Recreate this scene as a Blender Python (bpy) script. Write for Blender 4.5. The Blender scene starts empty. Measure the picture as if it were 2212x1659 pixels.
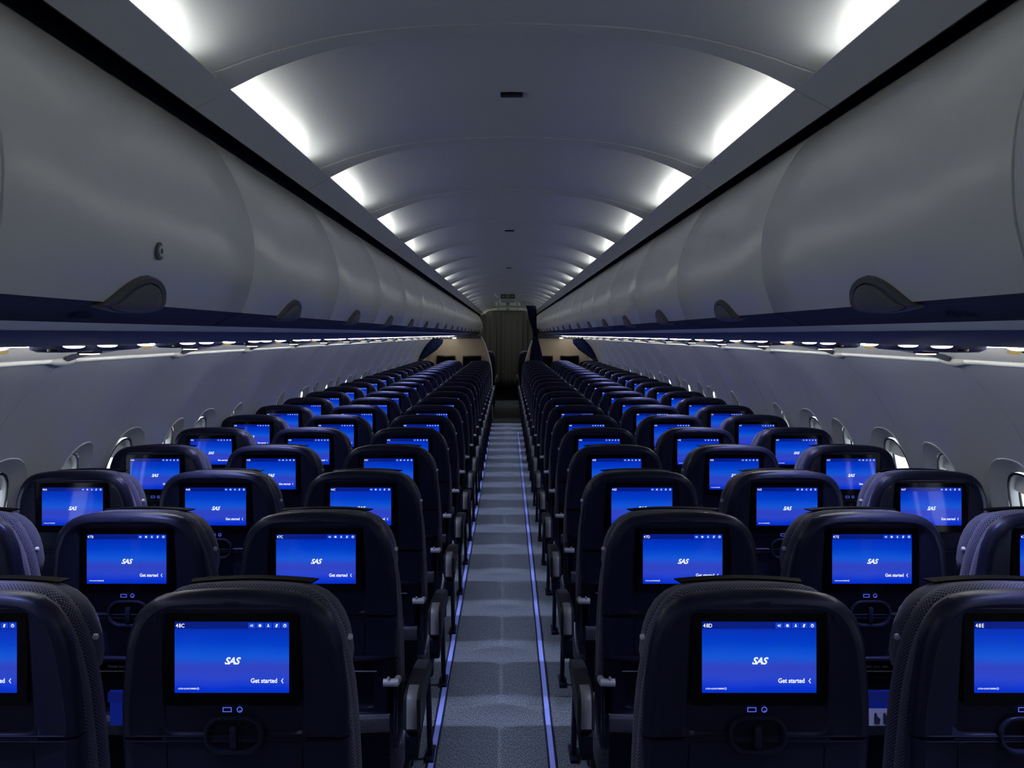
import bpy, bmesh, math, random
from mathutils import Vector, Matrix
random.seed(7)
PI = math.pi
SC = bpy.context.scene
COL = SC.collection
EYE = 1.64

# ------------------------------------------------------------------ camera, world, exposure
cam = bpy.data.cameras.new('camera'); camo = bpy.data.objects.new('camera', cam); COL.objects.link(camo)
camo.location = (0, 0, EYE); camo.rotation_euler = (PI/2, 0, 0)
cam.sensor_width = 36.0; cam.sensor_fit = 'HORIZONTAL'
cam.lens = 36.0*2015/2212
cam.shift_x = 9/2212; cam.shift_y = -(829.5-722)/2212
cam.clip_start = 0.05; cam.clip_end = 200
SC.camera = camo
SC.view_settings.view_transform = 'Standard'; SC.view_settings.look = 'None'
SC.view_settings.gamma = 1; SC.view_settings.use_curve_mapping = False
SC.view_settings.exposure = 0.0
wd = bpy.data.worlds.new('world'); SC.world = wd; wd.use_nodes = True
bg = wd.node_tree.nodes['Background']; bg.inputs[0].default_value = (.80, .86, .92, 1); bg.inputs[1].default_value = 2.2
try:
    SC.cycles.use_light_tree = True; SC.cycles.max_bounces = 8; SC.cycles.diffuse_bounces = 4
    SC.cycles.use_denoising = True; SC.cycles.sample_clamp_indirect = 4.0
except Exception: pass
COVE_STR, LAMP_W, WALLWASH = 10.5, 130, 55
LAMP_COL = (.60, .65, 1.0)

# ------------------------------------------------------------------ materials
def mat(name, col, rough=.5, metal=0, emit=None, estr=0, spec=None, coat=0, sheen=0, stint=None):
    m = bpy.data.materials.new(name); m.use_nodes = True
    b = m.node_tree.nodes['Principled BSDF']
    b.inputs['Base Color'].default_value = (*col, 1); b.inputs['Roughness'].default_value = rough
    b.inputs['Metallic'].default_value = metal
    if spec is not None: b.inputs['Specular IOR Level'].default_value = spec
    if stint: b.inputs['Specular Tint'].default_value = (*stint, 1)
    if coat: b.inputs['Coat Weight'].default_value = coat; b.inputs['Coat Roughness'].default_value = .25
    if sheen: b.inputs['Sheen Weight'].default_value = sheen
    if emit: b.inputs['Emission Color'].default_value = (*emit, 1); b.inputs['Emission Strength'].default_value = estr
    return m
def nodes(m): return m.node_tree.nodes, m.node_tree.links, m.node_tree.nodes['Principled BSDF']
def bump(m, scale, strength, dist=.001, tex='NOISE'):
    N, L, b = nodes(m)
    tc = N.new('ShaderNodeTexCoord'); t = N.new('ShaderNodeTexNoise'); t.inputs['Scale'].default_value = scale
    t.inputs['Detail'].default_value = 3
    bp = N.new('ShaderNodeBump'); bp.inputs['Strength'].default_value = strength; bp.inputs['Distance'].default_value = dist
    L.new(tc.outputs['Object'], t.inputs['Vector']); L.new(t.outputs['Fac'], bp.inputs['Height']); L.new(bp.outputs[0], b.inputs['Normal'])
    return m
M = {}
M['panel'] = mat('ceiling_white', (.46, .47, .49), .36, spec=.5)
M['cove_panel'] = mat('cove_grey', (.50, .51, .52), .5)
M['bin'] = mat('bin_satin', (.74, .75, .745), .30, spec=.6, coat=.2)
M['bin_dark'] = mat('bin_lower_band', (.038, .041, .046), .5, spec=.2)
M['paddle'] = mat('latch_grey', (.10, .10, .098), .5)
M['paddle2'] = mat('latch_face', (.135, .132, .125), .5)
M['black'] = mat('black', (.004, .004, .005), .6)
M['decal'] = mat('decal_dark', (.006, .006, .01), .5, spec=.1)
M['psu'] = mat('service_channel', (.06, .065, .095), .42, spec=.35)
M['psu_dark'] = mat('service_unit_navy', (.03, .032, .07), .4)
M['clip'] = mat('clip_grey', (.42, .43, .43), .4)
M['rail'] = mat('rail_white', (.75, .76, .74), .35)
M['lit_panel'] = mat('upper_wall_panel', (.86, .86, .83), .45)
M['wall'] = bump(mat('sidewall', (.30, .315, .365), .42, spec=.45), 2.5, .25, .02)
M['reveal'] = mat('window_reveal', (.66, .68, .70), .4)
M['gasket'] = mat('window_gasket', (.008, .01, .02), .4)
M['shade'] = mat('window_shade_grey', (.62, .64, .66), .5)
M['shell'] = bump(mat('seat_shell', (.0075, .0085, .023), .36, spec=.30, stint=(.5, .55, 1)), 900, .12, .0004)
M['shell2'] = bump(mat('seat_shell_matte', (.0035, .004, .011), .5, spec=.16, stint=(.55, .6, 1)), 900, .12, .0004)
M['bezel'] = mat('bezel_gloss', (.0008, .0008, .002), .10, spec=.22)
M['flap'] = mat('headrest_leather', (.001, .001, .003), .6, spec=.03)
M['metal'] = mat('satin_metal', (.55, .56, .66), .4, .5)
M['inlay'] = mat('armrest_inlay', (.15, .155, .17), .45, spec=.3)
M['trimline'] = mat('chrome_line', (.6, .6, .7), .25, .8)
M['textgrey'] = mat('printed_grey', (.16, .16, .2), .6)
M['arm'] = mat('armrest_black', (.011, .012, .016), .45, spec=.3)
M['lens'] = mat('lamp_lens', (.9, .9, .9), .3, emit=(.93, .92, 1), estr=6)
M['cove_light'] = mat('cove_tube', (.9, .9, .9), .4, emit=(.96, .97, .89), estr=COVE_STR)
M['wash'] = mat('wash_tube', (.9, .9, .9), .4, emit=(.9, .91, .86), estr=WALLWASH)
M['sign_lit'] = mat('sign_lit', (.9, .85, .8), .4, emit=(1, .88, .7), estr=2.5)
M['gold'] = mat('amber_lens', (.5, .36, .12), .4, emit=(.8, .55, .15), estr=.35)
M['white_e'] = mat('screen_white', (0, 0, 0), .4, emit=(.86, .90, 1), estr=1.0)
M['icon_e'] = mat('icon_blue', (0, 0, 0), .4, emit=(.12, .16, .95), estr=.85)
M['btn_e'] = mat('screen_button', (0, 0, 0), .3, emit=(.004, .05, .62), estr=1.0)
M['bar_e'] = mat('screen_bar', (0, 0, 0), .15, emit=(.001, .012, .24), estr=.9)
M['wood'] = mat('bulkhead_laminate', (.36, .29, .215), .5)
M['tv'] = mat('monitor_black', (.003, .003, .003), .3)
M['curt'] = mat('curtain_grey', (.060, .062, .057), .9, spec=.1)
M['curtb'] = mat('curtain_navy', (.003, .007, .040), .85, spec=.2)
M['curtt'] = mat('curtain_tie', (.004, .005, .015), .7)
M['navyseat'] = mat('forward_seat', (.01, .013, .04), .6)
M['card'] = mat('card_blue', (.008, .05, .50), .5)
M['card2'] = mat('card_blue_dark', (.006, .025, .26), .5)
M['cardpic'] = mat('card_picture', (.42, .45, .62), .5)
M['green'] = mat('card_green', (.16, .30, .01), .5)
M['cardfig'] = mat('card_figures', (.02, .02, .05), .5)
M['signgreen'] = mat('sign_green', (.01, .12, .03), .5)
M['signpale'] = mat('sign_pale', (.42, .45, .38), .5)
M['signgrey'] = mat('sign_mark_grey', (.22, .22, .22), .5)
M['strip'] = mat('path_strip', (.26, .33, .75), .35, coat=.3)
M['stripedge'] = mat('path_strip_edge', (.012, .014, .03), .4)
M['screenrim'] = mat('rim_line', (.10, .10, .15), .25, .6)

def screen_mat():
    m = mat('screen_gradient', (0, 0, 0), .06, spec=.5)
    N, L, b = nodes(m)
    tc = N.new('ShaderNodeTexCoord'); sp = N.new('ShaderNodeSeparateXYZ'); mr = N.new('ShaderNodeMapRange')
    mr.inputs['From Min'].default_value = -.0665; mr.inputs['From Max'].default_value = .0665
    nz = N.new('ShaderNodeTexNoise'); nz.inputs['Scale'].default_value = 9; nz.inputs['Detail'].default_value = 1
    ad = N.new('ShaderNodeMath'); ad.operation = 'MULTIPLY_ADD'; ad.inputs[1].default_value = .02
    cr = N.new('ShaderNodeValToRGB'); e = cr.color_ramp.elements
    e[0].position = 0; e[0].color = (.0, .017, .56, 1)
    e[1].position = 1; e[1].color = (.0, .021, .46, 1)
    for p, c in ((.15, (.001, .032, .62)), (.30, (.022, .058, .58)), (.44, (.028, .053, .52)), (.58, (.006, .088, .66)), (.76, (.0, .046, .58))):
        x = e.new(p); x.color = (*c, 1)
    L.new(tc.outputs['Object'], sp.inputs[0]); L.new(tc.outputs['Object'], nz.inputs['Vector'])
    L.new(nz.outputs['Fac'], ad.inputs[0]); L.new(sp.outputs['Z'], ad.inputs[2]); L.new(ad.outputs[0], mr.inputs['Value'])
    L.new(mr.outputs[0], cr.inputs[0]); L.new(cr.outputs[0], b.inputs['Emission Color']); b.inputs['Emission Strength'].default_value = 1.0
    return m
M['screen'] = screen_mat()

def fabric_mat(name, dark, light, pitch, rough=.85, seat=False):
    m = mat(name, dark, rough, sheen=.15)
    N, L, b = nodes(m)
    tc = N.new('ShaderNodeTexCoord'); sp = N.new('ShaderNodeSeparateXYZ'); L.new(tc.outputs['Object'], sp.inputs[0])
    k = 2*PI/pitch
    def M_(op, a, c=None):
        n = N.new('ShaderNodeMath'); n.operation = op
        if isinstance(a, (int, float)): n.inputs[0].default_value = a
        else: L.new(a, n.inputs[0])
        if c is not None:
            if isinstance(c, (int, float)): n.inputs[1].default_value = c
            else: L.new(c, n.inputs[1])
        return n.outputs[0]
    sn = N.new('ShaderNodeSeparateXYZ'); L.new(tc.outputs['Normal'], sn.inputs[0])
    X, Y, Z = (sp.outputs[c] for c in 'XYZ')
    def weave(a, b): return M_('MULTIPLY', M_('SINE', M_('MULTIPLY', a, k)), M_('SINE', M_('MULTIPLY', b, k)))
    nx, ny, nz = (M_('POWER', M_('ABSOLUTE', sn.outputs[c]), 6) for c in 'XYZ')
    tot = M_('ADD', M_('ADD', nx, ny), M_('ADD', nz, .0001))
    s = M_('DIVIDE', M_('ADD', M_('ADD', M_('MULTIPLY', weave(X, Z), ny), M_('MULTIPLY', weave(Y, Z), nx)), M_('MULTIPLY', weave(X, Y), nz)), tot)
    mr = N.new('ShaderNodeMapRange'); mr.inputs['From Min'].default_value = -.1; mr.inputs['From Max'].default_value = .6
    L.new(s, mr.inputs['Value'])
    mx = N.new('ShaderNodeMix'); mx.data_type = 'RGBA'
    L.new(mr.outputs[0], mx.inputs['Factor']); mx.inputs['A'].default_value = (*dark, 1); mx.inputs['B'].default_value = (*light, 1)
    L.new(mx.outputs['Result'], b.inputs['Base Color'])
    bp = N.new('ShaderNodeBump'); bp.inputs['Strength'].default_value = .5; bp.inputs['Distance'].default_value = .0015
    L.new(s, bp.inputs['Height']); L.new(bp.outputs[0], b.inputs['Normal'])
    return m
M['fabric'] = fabric_mat('seat_fabric', (.0035, .004, .014), (.115, .12, .28), .0068)
M['mesh'] = fabric_mat('pocket_mesh', (.004, .004, .010), (.09, .09, .17), .0055)

def carpet_mat():
    m = mat('aisle_carpet', (.10, .12, .14), .95, spec=.2)
    N, L, b = nodes(m)
    tc = N.new('ShaderNodeTexCoord'); mp = N.new('ShaderNodeMapping'); mp.inputs['Scale'].default_value = (260, 90, 1)
    n = N.new('ShaderNodeTexNoise'); n.inputs['Scale'].default_value = 1; n.inputs['Detail'].default_value = 3
    cr = N.new('ShaderNodeValToRGB'); cr.color_ramp.elements[0].position = .36; cr.color_ramp.elements[0].color = (.032, .038, .047, 1)
    cr.color_ramp.elements[1].position = .68; cr.color_ramp.elements[1].color = (.20, .235, .26, 1)
    L.new(tc.outputs['Object'], mp.inputs[0]); L.new(mp.outputs[0], n.inputs['Vector']); L.new(n.outputs['Fac'], cr.inputs[0])
    w = N.new('ShaderNodeTexWave'); w.inputs['Scale'].default_value = 32; w.bands_direction = 'Y'
    L.new(tc.outputs['Object'], w.inputs['Vector'])
    mx = N.new('ShaderNodeMix'); mx.data_type = 'RGBA'; mx.blend_type = 'MULTIPLY'; mx.inputs['Factor'].default_value = .35
    L.new(cr.outputs[0], mx.inputs['A']); L.new(w.outputs['Color'], mx.inputs['B']); L.new(mx.outputs['Result'], b.inputs['Base Color'])
    bp = N.new('ShaderNodeBump'); bp.inputs['Distance'].default_value = .003; bp.inputs['Strength'].default_value = .5
    L.new(n.outputs['Fac'], bp.inputs['Height']); L.new(bp.outputs[0], b.inputs['Normal'])
    return m
M['carpet'] = carpet_mat()

def glass_mat():
    m = bpy.data.materials.new('window_glass'); m.use_nodes = True
    N, L = m.node_tree.nodes, m.node_tree.links
    N.remove(N['Principled BSDF']); out = N['Material Output']
    t = N.new('ShaderNodeBsdfTransparent'); t.inputs[0].default_value = (.86, .89, .92, 1)
    g = N.new('ShaderNodeBsdfGlossy'); g.inputs['Roughness'].default_value = .05
    mx = N.new('ShaderNodeMixShader'); mx.inputs[0].default_value = .06
    L.new(t.outputs[0], mx.inputs[1]); L.new(g.outputs[0], mx.inputs[2]); L.new(mx.outputs[0], out.inputs[0])
    return m
M['glass'] = glass_mat()

# ------------------------------------------------------------------ helpers
def finish(name, bm, mats, parent=None, ang=.7, recalc=True):
    if recalc: bmesh.ops.recalc_face_normals(bm, faces=bm.faces)
    me = bpy.data.meshes.new(name); bm.to_mesh(me); bm.free()
    for m in (mats if isinstance(mats, (list, tuple)) else [mats]): me.materials.append(M[m])
    me.polygons.foreach_set('use_smooth', [True]*len(me.polygons))
    try: me.set_sharp_from_angle(angle=ang)
    except Exception: pass
    o = bpy.data.objects.new(name, me); COL.objects.link(o)
    if parent: o.parent = parent
    return o
def struct(o): o['kind'] = 'structure'; return o
def tag(o, label, cat, group=None):
    o['label'] = label; o['category'] = cat
    if group: o['group'] = group
    return o
def empty(name, loc=(0, 0, 0)):
    o = bpy.data.objects.new(name, None); COL.objects.link(o); o.location = loc; o.empty_display_size = .05
    return o
def box(bm, x0, x1, y0, y1, z0, z1, mi=0, bev=0, seg=2):
    vs = [bm.verts.new((x, y, z)) for x in (x0, x1) for y in (y0, y1) for z in (z0, z1)]
    fs = []
    for q in ((0, 1, 3, 2), (4, 6, 7, 5), (0, 4, 5, 1), (2, 3, 7, 6), (0, 2, 6, 4), (1, 5, 7, 3)):
        f = bm.faces.new([vs[i] for i in q]); f.material_index = mi; fs.append(f)
    if bev:
        es = list({e for f in fs for e in f.edges})
        r = bmesh.ops.bevel(bm, geom=es, offset=bev, segments=seg, affect='EDGES', profile=.5)
        for f in r['faces']: f.material_index = mi
    return vs
def bm_(): return bmesh.new()
def loft(bm, rings, closed=True, cap0=False, cap1=False, mi=0):
    R = [[bm.verts.new(p) for p in r] for r in rings]
    n = len(R[0])
    for a, b in zip(R, R[1:]):
        for i in range(n if closed else n-1):
            j = (i+1) % n
            f = bm.faces.new((a[i], a[j], b[j], b[i])); f.material_index = mi
    if cap0: bm.faces.new(R[0]).material_index = mi
    if cap1: bm.faces.new(R[-1][::-1]).material_index = mi
    return R
def tube(bm, pts, r, n=10, mi=0, cap=True, flat=1.0):
    pts = [Vector(p) for p in pts]; rings = []
    rr = r if isinstance(r, (list, tuple)) else [r]*len(pts)
    for i, p in enumerate(pts):
        d = (pts[min(i+1, len(pts)-1)]-pts[max(i-1, 0)]).normalized()
        a = d.cross(Vector((0, 0, 1)));
        if a.length < 1e-3: a = d.cross(Vector((0, 1, 0)))
        a.normalize(); b = a.cross(d)
        rings.append([p+rr[i]*(math.cos(2*PI*k/n)*a+flat*math.sin(2*PI*k/n)*b) for k in range(n)])
    return loft(bm, rings, True, cap, cap, mi)
def ray_poly(poly, cx, cz, ang):
    dx, dz = math.cos(ang), math.sin(ang); best = None
    n = len(poly)
    for i in range(n):
        ax, az = poly[i]; bx, bz = poly[(i+1) % n]
        ex, ez = bx-ax, bz-az; den = dx*ez-dz*ex
        if abs(den) < 1e-12: continue
        t = ((ax-cx)*ez-(az-cz)*ex)/den; s = ((ax-cx)*dz-(az-cz)*dx)/den
        if t > 0 and -1e-9 <= s <= 1+1e-9 and (best is None or t > best): best = t
    return (cx+dx*best, cz+dz*best)
def smooth_poly(pts, n=1):
    for _ in range(n):
        q = []
        for i in range(len(pts)):
            a = pts[i]; b = pts[(i+1) % len(pts)]
            q += [(a[0]*.75+b[0]*.25, a[1]*.75+b[1]*.25), (a[0]*.25+b[0]*.75, a[1]*.25+b[1]*.75)]
        pts = q
    return pts
def rrect(cx, cz, hw, hh, r, n=5):
    out = []
    for sx, sz, a0 in ((1, 1, 0), (-1, 1, PI/2), (-1, -1, PI), (1, -1, 1.5*PI)):
        for k in range(n+1):
            a = a0+PI/2*k/n
            out.append((cx+sx*(hw-r)+r*math.cos(a), cz+sz*(hh-r)+r*math.sin(a)))
    return out
def interp(tbl, x):
    if x <= tbl[0][0]: return tbl[0][1]
    for (a, u), (b, v) in zip(tbl, tbl[1:]):
        if x <= b: return u+(v-u)*(x-a)/(b-a)
    return tbl[-1][1]
def interp_s(tbl, x):
    # Catmull-Rom through a table
    n = len(tbl)
    if x <= tbl[0][0]: return tbl[0][1]
    if x >= tbl[-1][0]: return tbl[-1][1]
    for i in range(n-1):
        if x <= tbl[i+1][0]: break
    def sl(j):
        a, b = tbl[max(j-1, 0)], tbl[min(j+1, n-1)]
        return (b[1]-a[1])/(b[0]-a[0])
    h = tbl[i+1][0]-tbl[i][0]; t = (x-tbl[i][0])/h
    return ((2*t**3-3*t*t+1)*tbl[i][1]+(t**3-2*t*t+t)*h*sl(i)+(-2*t**3+3*t*t)*tbl[i+1][1]+(t**3-t*t)*h*sl(i+1))
TEXTS = {}
def text_bm(body, size, x, z, align='LEFT', shear=0, offset=0, sx=1.0, spacing=1.0):
    key = (body, size, align, shear, offset, spacing)
    if key not in TEXTS: TEXTS[key] = text_mesh(*key)
    b = bmesh.new(); b.from_mesh(TEXTS[key])
    bmesh.ops.transform(b, matrix=Matrix.Translation((x, 0, z)) @ Matrix.Rotation(PI/2, 4, 'X') @ Matrix.Diagonal((sx, 1, 1, 1)), verts=b.verts)
    return b
def text_mesh(body, size, align, shear, offset, spacing):
    cu = bpy.data.curves.new('t', 'FONT'); cu.body = body; cu.size = size; cu.align_x = align; cu.shear = shear
    cu.offset = offset; cu.resolution_u = 3; cu.space_character = spacing
    o = bpy.data.objects.new('t', cu); COL.objects.link(o)
    dg = bpy.context.evaluated_depsgraph_get()
    me = bpy.data.meshes.new_from_object(o.evaluated_get(dg))
    COL.objects.unlink(o); bpy.data.objects.remove(o); bpy.data.curves.remove(cu)
    return me
def merge(bm, other, y=0, mi=0, mat4=None):
    if mat4 is not None: bmesh.ops.transform(other, matrix=mat4, verts=other.verts)
    for v in other.verts: v.co.y += y
    mp = {v: bm.verts.new(v.co) for v in other.verts}
    for f in other.faces:
        try: g = bm.faces.new([mp[v] for v in f.verts]); g.material_index = mi
        except ValueError: pass
    other.free()
def flat(bm, pts, y, mi=0):
    f = bm.faces.new([bm.verts.new((x, y, z)) for x, z in pts]); f.material_index = mi; return f
def ring2d(bm, outer, inner, y, mi=0):
    A = [bm.verts.new((x, y, z)) for x, z in outer]; B = [bm.verts.new((x, y, z)) for x, z in inner]
    for i in range(len(A)):
        j = (i+1) % len(A); bm.faces.new((A[i], A[j], B[j], B[i])).material_index = mi
def circ(cx, cz, r, n=16): return [(cx+r*math.cos(2*PI*k/n), cz+r*math.sin(2*PI*k/n)) for k in range(n)]

YA, YB = -1.6, 23.4     # cabin extent
# ------------------------------------------------------------------ ceiling
CX = .010
PITCH = 1.0675
Y1 = 1.90                       # plane of the first step in view
LIP = [(0, .6135), (.195, .605), (.289, .594), (.384, .575), (.478, .544), (.53, .522), (.575, .4986), (.62, .487), (.66, .476)]
PAN = [(0, .6235), (.195, .6165), (.289, .609), (.384, .598), (.478, .582), (.53, .573), (.575, .564), (.61, .555), (.645, .535), (.66, .49)]
NP = 21
def ceiling():
    bm = bm_()
    xs = [i/24*.66 for i in range(-24, 25)]
    for k in range(-3, NP-1):
        y0 = Y1+PITCH*k; y1 = y0+PITCH
        rings = []
        for t in (0, .25, .5, .7, .80, .86, .90, .93, .9500, .9515, .9540, .9555, .975, .99, 1.0):
            w = 0 if t < .80 else ((t-.80)/.20)**2
            rings.append([(CX+x, y0+(y1-y0)*t, EYE+(1-w)*interp_s(PAN, abs(x))+w*interp_s(LIP, abs(x))+(.0035 if .951 < t < .9545 else 0)) for x in xs])
        # hidden return face of the lip
        rings.append([(CX+x, y1, EYE+interp_s(LIP, abs(x))+.0045) for x in xs])
        rings.append([(CX+x, y1+.004, EYE+interp_s(PAN, abs(x))+.004) for x in xs])
        loft(bm, rings, closed=False)
    return struct(finish('ceiling', bm, 'panel', ang=.5, recalc=False))
ceiling()
def cove(sd, name):
    bm = bm_()
    prof = [(.640, .468), (.600, .4935), (.582, .5005), (.5765, .5), (.575, .4975), (.580, .4945), (.648, .459), (.656, .462), (.66, .50), (.70, .53), (.78, .54), (.80, .47)]
    ys = []
    for k in range(-3, NP):
        y = Y1+PITCH*k
        ys += [(y+.004, 0), (y+PITCH-.004, 0), (y+PITCH-.0015, .003), (y+PITCH+.0015, .003)]
    rings = [[(CX+sd*(x-(d if i in (4, 5, 6) else 0)*-1), y, EYE+z+(d if i in (4, 5, 6) else 0)) for i, (x, z) in enumerate(prof)] for y, d in ys]
    R = loft(bm, rings, closed=False)
    bm.faces.ensure_lookup_table()
    n = len(prof)-1
    for i, f in enumerate(bm.faces):
        if i % n >= 6: f.material_index = 1
    return struct(finish(name, bm, ['cove_panel', 'black'], ang=.6))
cove(-1, 'trim_1'); cove(1, 'trim_2')
# roof skin above everything keeps daylight out
bm = bm_()
loft(bm, [[(x, y, z) for x, z in ((-1.46, 1.62), (-1.60, 1.70), (-1.60, 2.1), (-1.2, 2.5), (0, 2.6), (1.2, 2.5), (1.60, 2.1), (1.60, 1.70), (1.46, 1.62))] for y in (YA, 31)], closed=False)
struct(finish('wall_roof', bm, 'black'))
ORD = ['nearest', 'second', 'third', 'fourth', 'fifth', 'sixth', 'seventh', 'eighth', 'ninth', 'tenth', 'eleventh', 'twelfth', 'thirteenth',
       'fourteenth', 'fifteenth', 'sixteenth', 'seventeenth', 'eighteenth', 'nineteenth', 'twentieth', 'twenty-first', 'twenty-second', 'twenty-third']
SIDE = {-1: 'left', 1: 'right'}
def ordn(k, what='one'): return 'nearest' if k <= 0 else ORD[k]+' from the camera'
# cove light tubes, one per ceiling panel and side
bm = bm_(); L0 = PITCH*.86
tube(bm, [(0, -L0/2, 0), (0, L0/2, 0)], .0085, 10)
for e in (-1, 1): box(bm, -.011, .011, e*L0/2-.01, e*L0/2+.01, -.014, .008, 1)
cl = finish('cove_light', bm, ['cove_light', 'cove_panel'])
first = True
for k in range(-3, NP-1):
    for sd in (-1, 1):
        o = cl if first else cl.copy()
        if not first: COL.objects.link(o)
        first = False
        o.location = (CX+sd*.608, Y1+PITCH*(k+.46), EYE+.5035)
        tag(o, f'white cove light tube on the {SIDE[sd]} ceiling edge, ' + (['overhead behind the camera', 'directly over the camera'][k+3] if k < -1 else ordn(k+1)), 'light', 'cove lights beside the ceiling panels')
# small dark sensor plates in the ceiling
bm = bm_(); box(bm, -.029, .029, -.02, .02, -.004, .004, 0, .002); 
for i in range(3): box(bm, -.022+i*.016, -.012+i*.016, -.012, .012, -.0055, -.003, 1)
sp = finish('ceiling_sensor', bm, ['decal', 'black'])
for i, y in enumerate((2.42, 5.60, 8.75)):
    o = sp if i == 0 else sp.copy()
    if i: COL.objects.link(o)
    o.location = (CX, y, EYE+.6225)
    tag(o, ['small dark rectangular plate in the ceiling centre, biggest in view', 'small dark ceiling plate between the big one and the far one', 'tiny dark ceiling plate farthest down the cabin'][i], 'sensor', 'ceiling plates')

# ------------------------------------------------------------------ overhead bins
DOOR = [(.72, .470), (.703, .461), (.68, .435), (.655, .403), (.628, .355), (.604, .30), (.590, .255), (.584, .21), (.5835, .17), (.587, .13), (.597, .09), (.613, .049)]
BAND = [(.616, .049), (.632, .042), (.652, .034), (.668, .026), (.676, .0185)]
RAILP = [(.678, .0185), (.70, .0175), (.722, .012), (.738, .0055)]
BW = 1.0675
def bin_proto(sd):
    root = empty('overhead_bin')
    def P(x, z): return (sd*x, z)
    g = .0022
    bm = bm_()
    # body: closed box behind the door
    body = [(.735, .455), (.70, .44), (.64, .33), (.60, .21), (.615, .10), (.64, .055), (.69, .03), (1.25, .03), (1.36, .10), (1.36, .42), (1.2, .47)]
    rings = [[(sd*x, y, z) for x, z in body] for y in (.001, BW-.001)]
    loft(bm, rings, True, True, True)
    finish('body', bm, 'bin_dark', root)
    # door skin with rolled edges at the seams
    bm = bm_()
    dense = []
    tb = DOOR; ts = [i/33 for i in range(34)]
    cum = [0]
    for a, b in zip(tb, tb[1:]): cum.append(cum[-1]+math.hypot(b[0]-a[0], b[1]-a[1]))
    tx = [(c/cum[-1], p[0]) for c, p in zip(cum, tb)]; tz = [(c/cum[-1], p[1]) for c, p in zip(cum, tb)]
    dense = [(interp_s(tx, t), interp_s(tz, t)) for t in ts]
    cx0, cz0 = .95, .25
    def off(p, d):
        vx, vz = cx0-p[0], cz0-p[1]; l = math.hypot(vx, vz); return (p[0]+vx/l*d, p[1]+vz/l*d)
    rings = []
    for y, d in ((g, .016), (g, .003), (g+.001, .001), (g+.003, 0), (BW*.25, 0), (BW*.5, 0), (BW*.75, 0), (BW-g-.003, 0), (BW-g-.001, .001), (BW-g, .003), (BW-g, .016)):
        # top corners of a door are rounded: shorten the skin there
        rings.append([(sd*off(p, d)[0], y, off(p, d)[1]) for p in dense])
    loft(bm, rings, closed=False)
    dr = finish('door', bm, 'bin', root, ang=.5)
    # lower dark band
    bm = bm_()
    rings = [[(sd*(x+dx), y, z+dx*.5) for x, z in BAND] for y, dx in ((.003, .012), (.004, 0), (BW-.004, 0), (BW-.003, .012))]
    loft(bm, rings, closed=False)
    finish('lower_band', bm, 'bin_dark', root)
    # latch paddle: quarter-teardrop lying on the door's lower edge
    def surf(t, d):   # t 0..1 up from band to the door, returns x,z pushed d to the aisle
        pts = [(.660, .031), (.645, .036), (.616, .046), (.604, .07), (.5955, .092), (.5875, .122), (.5845, .15)]
        c = [0]
        for a, b in zip(pts, pts[1:]): c.append(c[-1]+math.hypot(b[0]-a[0], b[1]-a[1]))
        x = interp_s([(q/c[-1], p[0]) for q, p in zip(c, pts)], t); z = interp_s([(q/c[-1], p[1]) for q, p in zip(c, pts)], t)
        return x-d, z-d*.25
    def tear(sc, d, oy=0, n=64):
        # outline in (y, t): steep far side, long near tail
        ctrl = [(-.085, .25), (-.05, .38), (-.01, .54), (.03, .63), (.07, .66), (.12, .61), (.155, .49), (.170, .34), (.16, .21), (.12, .13), (.07, .10), (.01, .13), (-.04, .19)]
        ctrl = smooth_poly(ctrl, 3)
        cy, ct = .06, .33
        out = []
        for k in range(n):
            y, t = ray_poly(ctrl, cy, ct, 2*PI*k/n)
            y = cy+(y-cy)*sc+oy; t = ct+(t-ct)*sc
            x, z = surf(max(t, 0), d); out.append((sd*x, PY+y, z))
        return out
    PY = .40
    bm = bm_()
    loft(bm, [tear(1.03, -.004), tear(1.0, .005), tear(.96, .0075), tear(.80, .0075), tear(.785, .001)], True)
    pd = finish('latch_surround', bm, 'paddle', dr)
    bm = bm_()
    loft(bm, [tear(.765, -.002, .004), tear(.76, .006, .004), tear(.73, .0085, .004), tear(.5, .011, .004), tear(.2, .012, .004)], True, False, True)
    finish('latch_paddle', bm, 'paddle2', dr)
    # row placard printed on the band
    return root
def rowno(k): return 48-k
protos = {sd: bin_proto(sd) for sd in (-1, 1)}
def copy_tree(o, parent=None):
    c = o.copy(); COL.objects.link(c)
    if parent: c.parent = parent
    for ch in o.children: copy_tree(ch, c)
    return c
NB = 20
BY0 = 2.147-2*BW
for sd in (-1, 1):
    for k in range(NB):
        if k == 0: o = protos[sd]
        else: o = copy_tree(protos[sd])
        o.location = (CX*0, BY0+BW*k, EYE)
        if BY0+BW*k > 17: pass
        tag(o, f'grey overhead luggage bin above the {SIDE[sd]} seat block, ' + ('beside and behind the camera' if k == 0 else f'{ordn(k-1)}'), 'luggage bin', f'overhead bins on the {SIDE[sd]}')
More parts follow.
